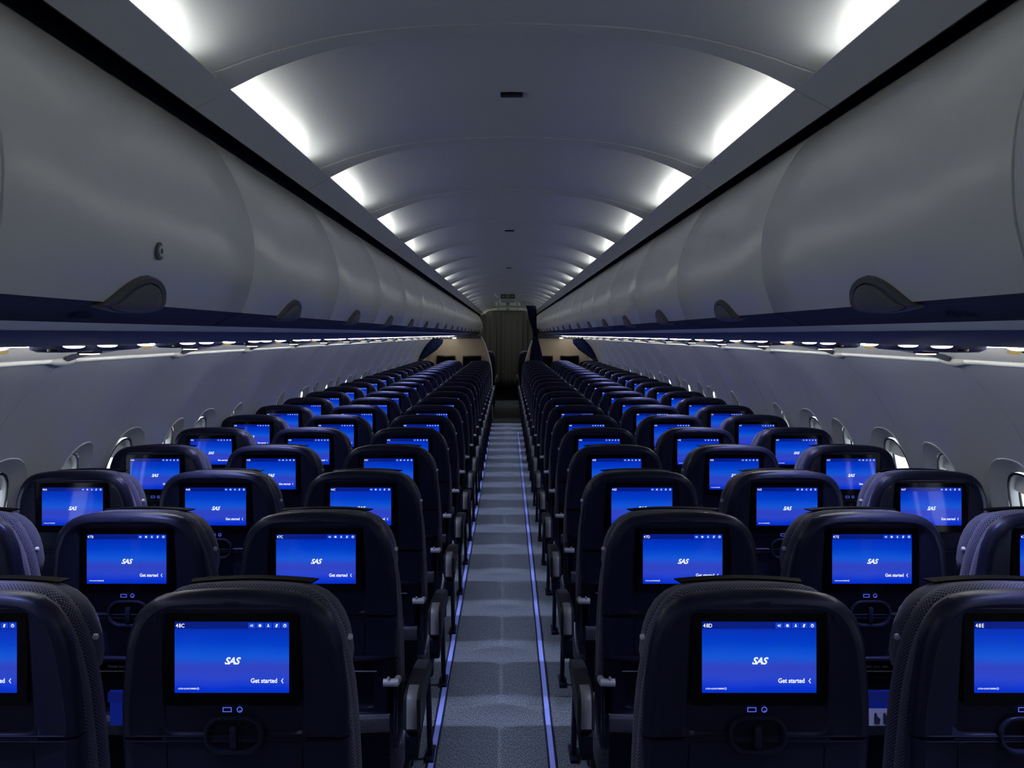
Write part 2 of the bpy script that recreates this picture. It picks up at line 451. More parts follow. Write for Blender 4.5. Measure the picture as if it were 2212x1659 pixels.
# placards "48" etc. printed on the bin band of near bins
for sd in (-1, 1):
    for k, y in ((0, 1.40),):
        b = text_bm('48', .034, 0, 0, shear=.2, offset=.0006)
        merge(b, text_bm('ABC' if sd < 0 else 'DEF', .011, .044, .014))
        for q in range(3):
            box(b, .044, .082, -.0002, .0002, .001+q*.004, .0022+q*.004)
        if sd > 0:
            # mirrored order for reading from the aisle on the other side
            pass
        # local x -> -y*sd direction ; place on band surface
        ax = Vector((0, 1, 0)) if sd < 0 else Vector((0, -1, 0))
        up = Vector((-sd*(.668-.632), 0, (.042-.026))).normalized()
        nrm = ax.cross(up)
        mt = Matrix((( ax.x, -nrm.x, up.x, 0), (ax.y, -nrm.y, up.y, 0), (ax.z, -nrm.z, up.z, 0), (0, 0, 0, 1)))
        bmesh.ops.transform(b, matrix=mt, verts=b.verts)
        o = finish('row_placard', b, 'decal', recalc=False)
        o.location = Vector((sd*.668, y, EYE+.0258))-nrm*(-.0012)*1
        tag(o, f'dark printed row number 48 on the lower edge of the {SIDE[sd]} overhead bins', 'placard')
# round lock on the nearest bin door, left
bm = bm_()
def disc(bm, r0, r1, h0, h1, mi, n=20):
    loft(bm, [[(h0, r0*math.cos(2*PI*k/n), r0*math.sin(2*PI*k/n)) for k in range(n)], [(h1, r0*math.cos(2*PI*k/n), r0*math.sin(2*PI*k/n)) for k in range(n)], [(h1, r1*math.cos(2*PI*k/n), r1*math.sin(2*PI*k/n)) for k in range(n)]], True, True, True, mi)
disc(bm, .015, .012, 0, .004, 0); disc(bm, .010, .008, .003, .0062, 1); disc(bm, .0045, .004, .006, .0068, 0)
o = finish('bin_lock', bm, ['paddle', 'metal']); o.location = (-.5855, 1.562, EYE+.139); 
tag(o, 'small round dark lock on the nearest bin door left of the aisle', 'lock')

# continuous rail and service channel under the bins
def channel(sd, n1, n2):
    bm = bm_()
    ys = [YA]
    k = -1
    for k in range(-1, 20):
        y = BY0+.98+BW*k
        ys += [(y, 0), (y+.002, .0025), (y+.005, .0025), (y+.007, 0)]
    ys = [(YA, 0)]+ys[1:]+[(22.6, 0)]
    loft(bm, [[(sd*(x+d), y, EYE+z+d) for x, z in RAILP] for y, d in ys], closed=False)
    struct(finish(n1, bm, 'lit_panel', ang=.6))
    bm = bm_()
    prof = [(.736, .0055), (.75, -.002), (.78, -.010), (.84, -.0185), (.92, -.0235), (.98, -.0255), (1.06, -.0280), (1.10, -.026), (1.115, -.018), (1.12, .03)]
    loft(bm, [[(sd*x, y, EYE+z) for x, z in prof] for y in (YA, 22.6)], closed=False)
    struct(finish(n2, bm, 'psu', ang=.6))
channel(-1, 'trim_3', 'trim_4'); channel(1, 'trim_5', 'trim_6')

# passenger service units: three lamps, a lit sign, an amber lens
def psu_proto(sd):
    root = empty('service_unit')
    # dark scalloped plate bulging below the channel
    bm = bm_()
    def outl(s): return [(.975+.0*s, .0)]
    n = 28; rings = []
    for (sx, h) in ((1.0, .004), (.98, -.010), (.88, -.0165), (.5, -.0195)):
        r = []
        for k in range(n):
            a = 2*PI*k/n; ca, sa = math.cos(a), math.sin(a)
            r.append((sd*(1.078+.044*sx*math.copysign(abs(ca)**.7, ca)), .10+.30*sx*math.copysign(abs(sa)**.8, sa), h-.0255-.002*(ca*sd if 0 else ca)*.5))
        rings.append(r)
    loft(bm, rings, True, False, True)
    finish('housing', bm, 'psu_dark', root)
    for i, dy in enumerate((-.17, .01, .26)):
        bm = bm_()
        rings = [[(.023*s*math.cos(2*PI*k/20), .027*s*math.sin(2*PI*k/20), h) for k in range(20)] for s, h in ((1, 0), (.97, -.0015), (.75, -.0040), (.35, -.0052))]
        loft(bm, rings, True, False, True)
        l = finish('reading_lamp', bm, 'lens', root); l.location = (sd*1.0, dy, -.0275)
    bm = bm_()
    box(bm, -.022, .022, -.026, .026, -.004, .004, 1, .002)
    for q in range(5):
        box(bm, -.017, .017, -.022+q*.0095, -.0155+q*.0095, -.007, -.003, 0, .001)
    s = finish('seat_belt_sign', bm, ['sign_lit', 'psu_dark'], root); s.location = (sd*1.078, .085, -.0455)
    bm = bm_()
    rings = [[(.014*s_*math.cos(2*PI*k/14), .014*s_*math.sin(2*PI*k/14), h) for k in range(14)] for s_, h in ((1, 0), (.9, -.005), (.5, -.007))]
    loft(bm, rings, True, False, True)
    s = finish('amber_lens', bm, 'gold', root); s.location = (sd*1.03, .34, -.034)
    bm = bm_()
    rings = [[(.012*s_*math.cos(2*PI*k/14), .012*s_*math.sin(2*PI*k/14), h) for k in range(14)] for s_, h in ((1, 0), (.95, -.005), (.6, -.005), (.5, -.002))]
    loft(bm, rings, True, False, True)
    s = finish('air_nozzle', bm, 'black', root); s.location = (sd*1.0, -.27, -.033)
    return root
RP = .7635; R0 = 1.745
sl = bpy.data.lights.new('reading_light', 'SPOT'); sl.energy = LAMP_W; sl.color = LAMP_COL; sl.spot_size = math.radians(56); sl.spot_blend = 1.0; sl.shadow_soft_size = .012
sl2 = sl.copy(); sl2.energy = LAMP_W*.32; sl2.spot_size = math.radians(60)
sl2.color = (.44, .48, 1.0)
sl3 = sl2.copy(); sl3.energy = LAMP_W*.13; sl3.spot_size = math.radians(70)
for sd in (-1, 1):
    pr = psu_proto(sd)
    for k in range(-1, 20):
        y = 2.32+RP*k
        o = pr if k == -1 else copy_tree(pr)
        o.location = (0, y, EYE)
        tag(o, f'dark service unit with three lit lamps above the {SIDE[sd]} seats, {"beside the camera" if k<0 else ordn(k)}', 'service unit', f'service units on the {SIDE[sd]}')
        for dy, data, tilt in ((-.17, sl, .36), (.01, sl2, -.06), (.26, sl3, -.38)):
            if k > 12 and dy == .26: continue
            lo = bpy.data.objects.new('reading_light', data); COL.objects.link(lo)
            lo.location = (sd*(.985 if data is sl else 1.0), y+dy, EYE-.048); lo.rotation_euler = (0, sd*tilt, 0)

# ------------------------------------------------------------------ side walls
WALLP = [(1.432, -.090), (1.47, -.125), (1.525, -.18), (1.577, -.245), (1.63, -.331), (1.672, -.414), (1.712, -.52), (1.745, -.65), (1.765, -.80), (1.772, -.95), (1.765, -1.10), (1.735, -1.30), (1.69, -1.5), (1.65, -1.66)]
cum = [0]
for a, b in zip(WALLP, WALLP[1:]): cum.append(cum[-1]+math.hypot(b[0]-a[0], b[1]-a[1]))
WL = cum[-1]; WX = [(c, p[0]) for c, p in zip(cum, WALLP)]; WZ = [(c, p[1]) for c, p in zip(cum, WALLP)]
def wpt(s, d=0):
    x, z = interp_s(WX, s), interp_s(WZ, s)
    e = .01; tx, tz = interp_s(WX, s+e)-interp_s(WX, s-e), interp_s(WZ, s+e)-interp_s(WZ, s-e); l = math.hypot(tx, tz)
    nx, nz = -tz/l, tx/l       # outward
    return x+nx*d, z+nz*d
def s_of_z(z):
    return interp([(-q, c) for c, q in WZ], -z)
SEAM0 = 2.995               # plane of a sidewall seam
WIN0 = 3.15; WP = .5335
win_y = [WIN0+WP*(k-3) for k in range(3, 9)] + [WIN0+WP*(k-3) for k in (1, 2)]
win_y = sorted([WIN0+WP*k for k in (-5, -4, -3, -2, -1, 0, 1, 2, 3, 4, 5, 7.15)]+[WIN0+WP*(8.6+j) for j in range(16)])
SWT, SWB = s_of_z(-.405), s_of_z(-.95)   # window cell bounds
SC_ = s_of_z(-.672)
def seam_depth(y, s):
    q = (y-SEAM0)/BW; f = q-math.floor(q); dd = min(f, 1-f)*BW
    bulge = .016*math.cos(2*PI*f*1.0)*min(1, s/.3)
    return bulge+(.004 if dd < .0025 else 0)
def wall(sd, name):
    bm = bm_()
    cells = []
    edges = set()
    # y breakpoints
    def strip(y0, y1, s0, s1, n_s):
        q0 = math.floor((y0-SEAM0)/BW); ys = {y0, y1}
        n = max(1, int((y1-y0)/.09))
        for i in range(n+1): ys.add(y0+(y1-y0)*i/n)
        for q in range(q0, q0+60):
            c = SEAM0+q*BW
            for e in (-.005, -.002, .002, .005):
                if y0 < c+e < y1: ys.add(c+e)
        ys = sorted(ys)
        loft(bm, [[(sd*wpt(s0+(s1-s0)*j/n_s, seam_depth(y, s0+(s1-s0)*j/n_s))[0], y, EYE+wpt(s0+(s1-s0)*j/n_s, seam_depth(y, s0+(s1-s0)*j/n_s))[1]) for j in range(n_s+1)] for y in ys], closed=False)
    strip(YA, YB, 0, SWT+.012, 12); strip(YA, YB, SWB-.012, WL, 10)
    prev = YA
    CW = .22
    for wy in win_y:
        if wy-CW > prev+.001: strip(prev-.012, wy-CW+.012, SWT, SWB, 12)
        prev = wy+CW
        # radial cell
        cy, cs = wy, SC_
        n = 40
        rect = []
        hs0, hs1 = cs-SWT, SWB-cs
        rings = []
        # (half width y, half height s, depth)
        spec = [(None, None, 0), (.184, .260, 0.0), (.1815, .257, -.003), (.178, .253, .000), (.162, .231, .014), (.147, .214, .024), (.134, .198, .030)]
        for (hw, hh, d) in spec:
            r = []
            for k in range(n):
                a = 2*PI*(k+.5)/n; ca, sa = math.cos(a), math.sin(a)
                if hw is None:
                    t = min(CW/abs(ca) if abs(ca) > 1e-6 else 9, (hs1 if sa > 0 else hs0)/abs(sa) if abs(sa) > 1e-6 else 9)
                    y, s = cy+ca*t, cs+sa*t
                else:
                    e = 2.5
                    t = (abs(ca/hw)**e+abs(sa/hh)**e)**(-1/e)
                    y, s = cy+ca*t, cs+sa*t
                x, z = wpt(s, d+seam_depth(y, s))
                r.append((sd*x, y, EYE+z))
            rings.append(r)
        R = loft(bm, rings, True)
        bm.faces.ensure_lookup_table()
        back = []
        for ey, es, d in ((CW+.02, .02, .008), (.187, None, .008), (.183, None, .0015)):
            rr = []
            for k in range(n):
                a = 2*PI*(k+.5)/n; ca, sa = math.cos(a), math.sin(a)
                if es is not None:
                    t = min(ey/abs(ca) if abs(ca) > 1e-6 else 9, ((hs1 if sa > 0 else hs0)+es)/abs(sa) if abs(sa) > 1e-6 else 9)*1.06
                else: t = (abs(ca/ey)**2.5+abs(sa/(ey+.076))**2.5)**(-1/2.5)
                y, s_ = cy+ca*t, cs+sa*t
                x, z = wpt(s_, d+seam_depth(y, s_)); rr.append((sd*x, y, EYE+z))
            back.append(rr)
        loft(bm, back, True)
        # corners of the cell rectangle
        def near(ang):
            k = int((ang/(2*PI))*n-.5) % n
            return k
        for (qy, qs) in ((CW, hs1), (-CW, hs1), (-CW, -hs0), (CW, -hs0)):
            a = math.atan2(qs, qy) % (2*PI); k = int(math.floor(a/(2*PI)*n-.5)) % n
            x, z = wpt(cs+qs, seam_depth(cy+qy, cs+qs)); v = bm.verts.new((sd*x, cy+qy, EYE+z))
            bm.faces.new((R[0][k], v, R[0][(k+1) % n]))
    if prev < YB: strip(prev, YB, SWT, SWB, 8)
    return struct(finish(name, bm, 'wall', ang=.55))
wall(-1, 'wall_left'); wall(1, 'wall_right')
def window_proto(sd):
    fr = None
    n = 40
    def ring(hw, hh, d):
        r = []
        for k in range(n):
            a = 2*PI*(k+.5)/n; ca, sa = math.cos(a), math.sin(a)
            t = (abs(ca/hw)**2.6+abs(sa/hh)**2.6)**(-1/2.6)
            x, z = wpt(SC_+sa*t, d); r.append((sd*x, ca*t, z))
        return r
    bm = bm_()
    loft(bm, [ring(0.1350, 0.1990, .0295), ring(.1265, .1900, .0295), ring(.1265, .1900, .034)], True, mi=0)
    loft(bm, [ring(.1265, .1900, .034), ring(.1235, .1860, .040), ring(0.1220, 0.1830, .060)], True, mi=1)
    loft(bm, [ring(0.1220, 0.1830, .060), ring(0.1190, 0.1800, .062), ring(0.1190, 0.1800, .068)], True, mi=0)
    # lit tab at the head of the frame
    f = finish('window_frame', bm, ['gasket', 'reveal'])
    bm = bm_()
    loft(bm, [ring(0.1205, 0.1815, .063), ring(0.0500, 0.0800, .063), ring(0.0100, 0.0150, .063)], True, False, True)
    finish('pane', bm, 'glass', f)
    # raised shade: its lower edge with a finger grip at the top of the opening
    bm = bm_()
    s0, s1 = SC_-.178, SC_-.120
    rings = []
    for j, (s, d) in enumerate(((s0-.005, .052), (s0+.03, .052), (s1-.012, .052), (s1, .048), (s1+.004, .054), (s1, .058))):
        row = []
        for i in range(13):
            y = -.114+.228*i/12; sag = .010*(1-(y/.114)**2)
            x, z = wpt(s+(sag if j > 1 else 0), d); row.append((sd*x, y, z))
        rings.append(row)
    loft(bm, rings, closed=False)
    finish('shade', bm, 'shade', f)
    return f
wn = 0
for sd in (-1, 1):
    pr = window_proto(sd); used = False
    for wy in win_y:
        o = pr if not used else copy_tree(pr); used = True
        wn += 1; o.name = f'window_{wn}'
        o.location = (0, wy, EYE); struct(o)

# upper wall panel, white rail, clips
def upper(sd, a, b):
    bm = bm_()
    prof = [(1.10, .06), (1.20, .04), (1.28, .012), (1.335, -.020), (1.38, -.050), (1.425, -.079), (1.445, -.085), (1.445, .0)]
    ys = [YA]
    for k in range(-4, 20): 
        c = SEAM0+BW*k
        ys += [c-.09, c-.05, c-.02, c, c+.02, c+.06, c+.14, c+.3, c+.6]
    ys = sorted(y for y in ys if y < 22.6)+[22.6]
    def dd(y, j):
        q = (y-SEAM0)/BW; f = (q-math.floor(q))*BW; f = f if f < BW/2 else f-BW
        w = max(0, 1-abs(f)/.10)**2
        return -.010*w*(1 if 2 <= j <= 4 else 0)
    loft(bm, [[(sd*x, y, EYE+z+dd(y, j)) for j, (x, z) in enumerate(prof)] for y in ys], closed=False)
    struct(finish(a, bm, 'lit_panel', ang=.9))
    bm = bm_()
    tube(bm, [(sd*1.431, YA, EYE-.085), (sd*1.431, 18.0, EYE-.085)], .0085, 12)
    struct(finish(b, bm, 'rail'))
upper(-1, 'trim_7', 'trim_8'); upper(1, 'trim_9', 'trim_10')
def clip_proto(sd):
    root = empty('rail_clip')
    bm = bm_()
    ys = [-.100, -.08, -.055, -.025, 0, .025, .055, .08, .100]
    rr = [.006, .0098, .0135, .0165, .0175, .0165, .0135, .0098, .006]
    tube(bm, [(0, y, 0) for y in ys], rr, 14, flat=.9)
    finish('cap', bm, 'clip', root)
    bm = bm_()   # curved rib sweeping up from the clip to the service channel
    rings = []
    for i in range(9):
        t = i/8
        x = -(.02+.20*t); y = .0+.42*t**1.5; z = .004+.055*t**.75
        w = .020*(1-t)+.006
        rings.append([(sd*(x), y-w, z+.012), (sd*x, y-w*.4, z-.004), (sd*x, y+w*.4, z-.004), (sd*x, y+w, z+.012)])
    loft(bm, rings, True, True, True)
    finish('rib', bm, 'psu', root)
    return root
for sd in (-1, 1):
    pr = clip_proto(sd)
    for k in range(-3, 14):
        o = pr if k == -3 else copy_tree(pr)
        o.location = (sd*1.431, SEAM0+BW*k, EYE-.087)
        tag(o, f'pointed white clip joining the {SIDE[sd]} wall rail, ' + ('beside the camera' if k < -1 else ordn(k+1)), 'clip', f'rail clips on the {SIDE[sd]}')
# wall wash tubes tucked between channel and upper wall panel
bm = bm_(); tube(bm, [(0, YA, 0), (0, 18, 0)], .005, 8)
w0 = finish('wall_wash_light', bm, 'wash'); w1 = w0.copy(); COL.objects.link(w1)
w0.location = (-1.130, 0, EYE-.026); w1.location = (1.130, 0, EYE-.026)
for o, s in ((w0, 'left'), (w1, 'right')): tag(o, f'thin light line washing the upper wall panel along the {s} side', 'light')

# ------------------------------------------------------------------ floor
bm = bm_(); bm.faces.new([bm.verts.new(p) for p in ((-1.8, YA, 0), (1.8, YA, 0), (1.8, 31, 0), (-1.8, 31, 0))])
struct(finish('floor', bm, 'carpet'))
for sd, x in ((-1, -.292), (1, .170)):
    bm = bm_(); y1 = 15.5
    box(bm, -.0105, .0105, YA+.2, y1, .0005, .004, 0)
    for e in (-1, 1): box(bm, e*.0140-.0035, e*.0140+.0035, YA+.2, y1, .0005, .0055, 1)
    o = finish('floor_path_strip', bm, ['strip', 'stripedge']); o.location = (x, 0, 0)
    tag(o, f'narrow blue path marking strip along the {"left" if sd<0 else "right"} side of the aisle carpet', 'floor strip', 'aisle path strips')
# rear wall behind the camera, far end wall
bm = bm_(); box(bm, -1.8, 1.8, YA-.05, YA, 0, 2.62); struct(finish('wall_rear', bm, 'cove_panel'))
bm = bm_(); box(bm, -1.8, 1.8, 30.9, 31, 0, 2.62); struct(finish('wall_front', bm, 'cove_panel'))
for sd, nm in ((-1, 'wall_forward_left'), (1, 'wall_forward_right')):
    bm = bm_(); box(bm, sd*1.66, sd*1.7, YB-.02, 31, 0, 2.62); struct(finish(nm, bm, 'cove_panel'))

# ------------------------------------------------------------------ seats
ZT = 1.175
TILT = .085
def yo(z): return (ZT-z)*TILT
SHELL = [(.0, 1.160), (.07, 1.158), (.120, 1.151), (.159, 1.138), (.184, 1.106), (.200, 1.065), (.210, .985), (.2135, .94), (.215, .88), (.213, .80), (.207, .72), (.205, .62), (.205, .56)]
SHELL_POLY = SHELL[::-1]+[(-x, z) for x, z in SHELL[1:]]
SHELL_POLY = [(x, z) for x, z in SHELL_POLY]
CUSH = [(.0, 1.150), (.08, 1.150), (.130, 1.143), (.163, 1.117), (.192, 1.06), (.206, .995), (.2145, .93), (.220, .82), (.222, .70), (.222, .55), (.220, .46)]
def halfw(tbl, z):
    return interp([(-q, x) for x, q in tbl], -z)
def shell_piece(bm, z0, z1, inset_rect=None, rec=.010, yoff=0, y_back=.035, N=72, top_round=True, mi=0, dome=.010):
    """slice of the back shell between heights z0<z1 facing -y"""
    poly = []
    zs = [z0+(z1-z0)*i/24 for i in range(25)]
    right = [(halfw(SHELL, z), z) for z in zs]
    if z1 >= 1.159: right = [p for p in right if p[1] < 1.09]+[(.1885, 1.098), (.180, 1.114), (.168, 1.128), (.152, 1.141), (.128, 1.1505), (.09, 1.1565), (.04, 1.160)]
    poly = right+[(-x, z) for x, z in right[::-1]]
    cx, cz = 0, (z0+z1)/2
    angs = [2*PI*k/N for k in range(N)]
    # add exact corners
    for x, z in ((right[0]), (-right[0][0], right[0][1])): angs.append(math.atan2(z-cz, x-cx) % (2*PI))
    if z1 < 1.159:
        for x, z in ((right[-1]), (-right[-1][0], right[-1][1])): angs.append(math.atan2(z-cz, x-cx) % (2*PI))
    if inset_rect:
        for sx in (-1, 1):
            for sz in (-1, 1):
                angs.append(math.atan2(inset_rect[1]+sz*inset_rect[3]-cz, sx*inset_rect[2]) % (2*PI))
    angs = sorted(set(round(a, 5) for a in angs))
    def R(poly, d, sh):
        out = []
        for a in angs:
            x, z = ray_poly(poly, cx, cz, a); l = math.hypot(x-cx, z-cz)
            q = (l-sh)/l
            if z < z0+.004: x, z = x*(1-sh/.21), z+sh*.16
            elif z1 < 1.159 and z > z1-.004: x, z = x*(1-sh/.21), z-sh*.16
            else: x, z = cx+(x-cx)*q, cz+(z-cz)*q
            out.append((x, yo(z)+yoff+d, z))
        return out
    rings = [R(poly, y_back, 0), R(poly, -.006, 0), R(poly, -.016, .004), R(poly, -.022, .012), R(poly, -.0245, .022)]
    if inset_rect:
        cxr, czr, hw, hh = inset_rect
        def RR(g, d):
            rp = rrect(cxr, czr, hw+g, hh+g, .012)
            return [(lambda p: (p[0], yo(p[1])+yoff+d, p[1]))(ray_poly(rp, cx, cz, a)) for a in angs]
        rings += [R(poly, -.0215, .030), RR(.010, -.0185), RR(.002, -.0175), RR(0, -.015), RR(-.002, -.0185+rec)]
    loft(bm, rings, True, False, True, mi)

SCZ = EYE-.604      # screen centre height
def screen_mesh(code):
    bm = bm_()
    w, h = .107, .0665
    flat(bm, [(-w, -h), (w, -h), (w, h-.0135), (-w, h-.0135)], 0, 0)
    flat(bm, [(-w, h-.0135), (w, h-.0135), (w, h), (-w, h)], 0, 1)
    for i in range(5):
        x0 = .0305+i*.0155
        flat(bm, [(x0, h-.0122), (x0+.0135, h-.0122), (x0+.0135, h-.0022), (x0, h-.0022)], -.0003, 2)
    yy = -.0006; zc = h-.0072
    c = lambda i: .0305+i*.0155+.0067
    flat(bm, [(c(0)-.0034, zc), (c(0)-.0005, zc-.0022), (c(0)-.0005, zc+.0022)], yy, 3)
    ring2d(bm, [(c(0)+.0004, zc-.002), (c(0)+.0026, zc-.002), (c(0)+.0026, zc+.002), (c(0)+.0004, zc+.002)], [(c(0)+.0009, zc-.001), (c(0)+.0021, zc-.001), (c(0)+.0021, zc+.001), (c(0)+.0009, zc+.001)], yy, 3)
    flat(bm, [(c(1)+(.0036 if k % 2 == 0 else .0019)*math.cos(PI*k/8), zc+(.0036 if k % 2 == 0 else .0019)*math.sin(PI*k/8)) for k in range(16)], yy, 3)
    flat(bm, circ(c(2), zc+.0021, .0011, 8), yy, 3)
    flat(bm, [(c(2)-.0024, zc-.0022), (c(2)+.0024, zc-.0022), (c(2)+.0008, zc+.0009), (c(2)-.0008, zc+.0009)], yy, 3)
    flat(bm, [(c(3)-.0024, zc-.003), (c(3)+.0008, zc-.003), (c(3)+.0024, zc+.003), (c(3)-.0008, zc+.003)], yy, 3)
    ring2d(bm, circ(c(4), zc-.0002, .0030, 14), circ(c(4), zc-.0002, .0019, 14), yy, 3)
    flat(bm, [(c(4)-.0006, zc), (c(4)+.0006, zc), (c(4)+.0006, zc+.0038), (c(4)-.0006, zc+.0038)], yy-.0001, 3)
    for q, ch in enumerate(code): merge(bm, text_bm(ch, .0102, -w+.0045+q*.0056, h-.0105, 'CENTER', offset=.00016, sx=.88), yy-.0002*q, 3)
    for q, ch in enumerate('SAS'): merge(bm, text_bm(ch, .0178, -.0098+q*.0096, -.0125, 'CENTER', shear=.36, offset=.00062, sx=1.0), yy-.0002*q, 3)
    merge(bm, text_bm('Get started', .0118, .0850, -.0475, 'RIGHT', offset=.00032, sx=.90), yy, 3)
    flat(bm, [(.0920, -.0440), (.0952, -.0395), (.0968, -.0395), (.0940, -.0440), (.0968, -.0485), (.0952, -.0485)], yy, 3)
    merge(bm, text_bm('A STAR ALLIANCE MEMBER', .0036, -w+.0065, -h+.0068, offset=.0001, sx=.79), yy, 3)
    ring2d(bm, circ(-.0632, -h+.0080, .0022, 10), circ(-.0632, -h+.0080, .0014, 10), yy, 3)
    return bm

def seat_proto(aisle, is_aisle, note):
    """aisle: +1 when the aisle lies at +x of the seat"""
    root = empty('passenger_seat')
    # upper shell
    bm = bm_()
    shell_piece(bm, .8795, 1.160, (0, 1.008, .1305, .1225), rec=.006, y_back=.010)
    up = finish('back_shell', bm, 'shell', root, ang=.6)
    # rolled ridge across the top of the shell
    # monitor bezel
    bm = bm_()
    zb0, zb1 = EYE-.695, EYE-.510
    yb = yo(SCZ)-.016
    loft(bm, [[(x, yb+d, z) for x, z in rrect(0, (zb0+zb1)/2, .1265-i, (zb1-zb0)/2-i, .006)] for d, i in ((.012, 0), (-.002, 0), (-.0035, .0012))], True, True, True)
    bz = finish('monitor_bezel', bm, 'bezel', up)
    bm = bm_()
    box(bm, -.122, .122, yb-.0050, yb-.0025, zb1-.0035, zb1-.0022)
    finish('rim_line', bm, 'screenrim', bz)
    # glowing socket marks
    zi = EYE-.7035
    for nm, (cx_, kind) in (('usb_mark', (-.0115, 0)), ('headphone_mark', (.0120, 1))):
        bm = bm_(); ym = yo(zi)-.0200
        if kind == 0: ring2d(bm, rrect(cx_, zi-.002, .0085, .0046, .0008), rrect(cx_, zi-.002, .0069, .0031, .0004), ym)
        else:
            ring2d(bm, circ(cx_, zi-.002, .0056), circ(cx_, zi-.002, .0040), ym); flat(bm, circ(cx_+.0008, zi-.0042, .0013, 8), ym)
        finish(nm, bm, 'icon_e', up)
    # tray table below the shell
    bm = bm_()
    shell_piece(bm, .7600, .8765, (0, .8185, .128, .054), rec=.001, yoff=.001, y_back=.04)
    tr = finish('tray_table', bm, 'shell', root, ang=.6)
    # centre leaf edge lines of the tray
    bm = bm_()
    # latch: stadium ring standing proud of the seam
    yl = yo(.885)-.021
    def stad(hw, hh, n=10):
        return rrect(0, .8860, hw, hh, min(hw, hh)*.93, n)
    R = []
    for hw, hh, d in ((.0560, .0370, .006), (.0560, .0370, -.004), (.0535, .0345, -.0075), (.0495, .0305, -.0075), (.0470, .0280, -.003), (.0465, .0275, .006)):
        R.append([(x, yl+d, z) for x, z in stad(hw, hh)])
    loft(bm, R, True)
    lt = finish('tray_latch', bm, 'shell', tr, ang=.9)
    bm = bm_(); flat(bm, stad(.0468, .0278), yl+.004)
    finish('latch_recess', bm, 'shell2', lt)
    bm = bm_(); box(bm, -.0065, .0065, yl-.008, yl+.004, .862, .904, 0, .003)
    finish('latch_bar', bm, 'shell', lt)
    # ledge under the tray, text strip, bright line
    bm = bm_()
    shell_piece(bm, .60, .7575, (0, .685, .150, .066), rec=.020, yoff=.006, y_back=.035)
    lo = finish('lower_shell', bm, 'shell2', root, ang=.6)
    bm = bm_()
    tube(bm, [(-.195, yo(.76)-.012, .764), (-.15, yo(.76)-.022, .7615), (0, yo(.76)-.025, .7605), (.15, yo(.76)-.022, .7615), (.195, yo(.76)-.012, .764)], .0075, 10)
    finish('tray_ledge', bm, 'shell', tr)
    bm = bm_(); box(bm, -.160, .160, yo(.725)-.022, yo(.725)-.0195, .7235, .7265)
    finish('trim_line', bm, 'trimline', lo)
    bm = text_bm(note, .0105, 0, .735, 'CENTER', sx=1.0)
    for v in bm.verts: v.co.y += yo(.735)-.0212
    bmx = bm; finish('placard_text', bmx, 'textgrey', lo, recalc=False)
    bm = bm_(); box(bm, -.155, .155, yo(.74)-.0205, yo(.74)-.012, .7275, .7565)
    finish('placard_strip', bm, 'bezel', lo)
    # literature pocket with mesh hem
    bm = bm_()
    rings = []
    for z, d in ((.598, .0), (.598, -.034), (.592, -.040), (.560, -.040), (.552, -.036), (.44, -.035), (.40, -.01), (.40, .02)):
        rings.append([(-.195+.39*i/12, yo(z)+d-.004*math.cos(PI*(i-6)/6), z+(.006*abs(i-6)/6 if z > .55 else 0)) for i in range(13)])
    loft(bm, rings, closed=False)
    for f in bm.faces:
        f.material_index = 0 if f.calc_center_median().z > .553 else 1
    finish('seat_pocket', bm, ['mesh', 'shell2'], root)
    # upholstered back
    bm = bm_()
    N = 60; poly = [(x, z) for x, z in CUSH[::-1]]+[(-x, z) for x, z in CUSH[1:]]
    poly = smooth_poly(poly, 1); cz = .85
    def cr(inset, d):
        out = []
        for k in range(N):
            x, z = ray_poly(poly, 0, cz, 2*PI*k/N); l = math.hypot(x, z-cz); q = (l-inset)/l
            x, z = x*q, cz+(z-cz)*q; out.append((x, yo(z)*1.3+d, z))
        return out
    loft(bm, [cr(.018, .004), cr(.008, .006), cr(.001, .014), cr(0, .030), cr(.003, .046), cr(.009, .051), cr(.004, .056), cr(-.002, .070), cr(0, .090), cr(.012, .108), cr(.04, .118), cr(.10, .122)], True, True, True)
    bk = finish('backrest', bm, 'fabric', root, ang=1.2)
    # headrest with folded wings and studs
    bm = bm_()
    hp = smooth_poly([(.150, .95), (.203, .96), (.203, 1.02), (.190, 1.075), (.163, 1.116), (.12, 1.139), (0, 1.146), (-.12, 1.139), (-.163, 1.116), (-.190, 1.075), (-.203, 1.02), (-.203, .96), (-.150, .95), (0, .94)], 2)
    def hr(inset, d):
        out = []
        for k in range(48):
            x, z = ray_poly(hp, 0, 1.08, 2*PI*k/48); l = math.hypot(x, z-1.08); q = (l-inset)/l
            out.append((x*q, yo(z)+d, 1.08+(z-1.08)*q))
        return out
    loft(bm, [hr(.012, .082), hr(.0, .096), hr(0, .135), hr(.008, .150), hr(.04, .158)], True, True, True)
    hd = finish('headrest', bm, 'fabric', root, ang=1.2)
    bm = bm_()
    rings = []
    for i in range(17):
        x = -.122+.244*i/16; arch = .007*(1-(x/.122)**2)
        e = 1 if 0 < i < 16 else .6
        rings.append([(x*(1.06 if q in (2, 3) else 1), y, 1.1385+arch+dz) for q, (y, dz) in enumerate(((.125, .0), (.125, .003), (.160, .001), (.160, -.001)))])
    loft(bm, rings, True, True, True)
    finish('headrest_flap', bm, 'flap', hd)
    for s in (-1, 1):
        bm = bm_(); x0 = s*.200
        loft(bm, [[(x0+s*h, .112+r*math.cos(2*PI*k/12), 1.035+r*math.sin(2*PI*k/12)) for k in range(12)] for h, r in ((-.006, .0065), (.003, .0065), (.006, .004))], True, False, True)
        finish('stud', bm, 'metal', hd)
    # seat cushion
    bm = bm_()
    box(bm, -.218, .218, .10, .565, .365, .470, 0, .045, 5)
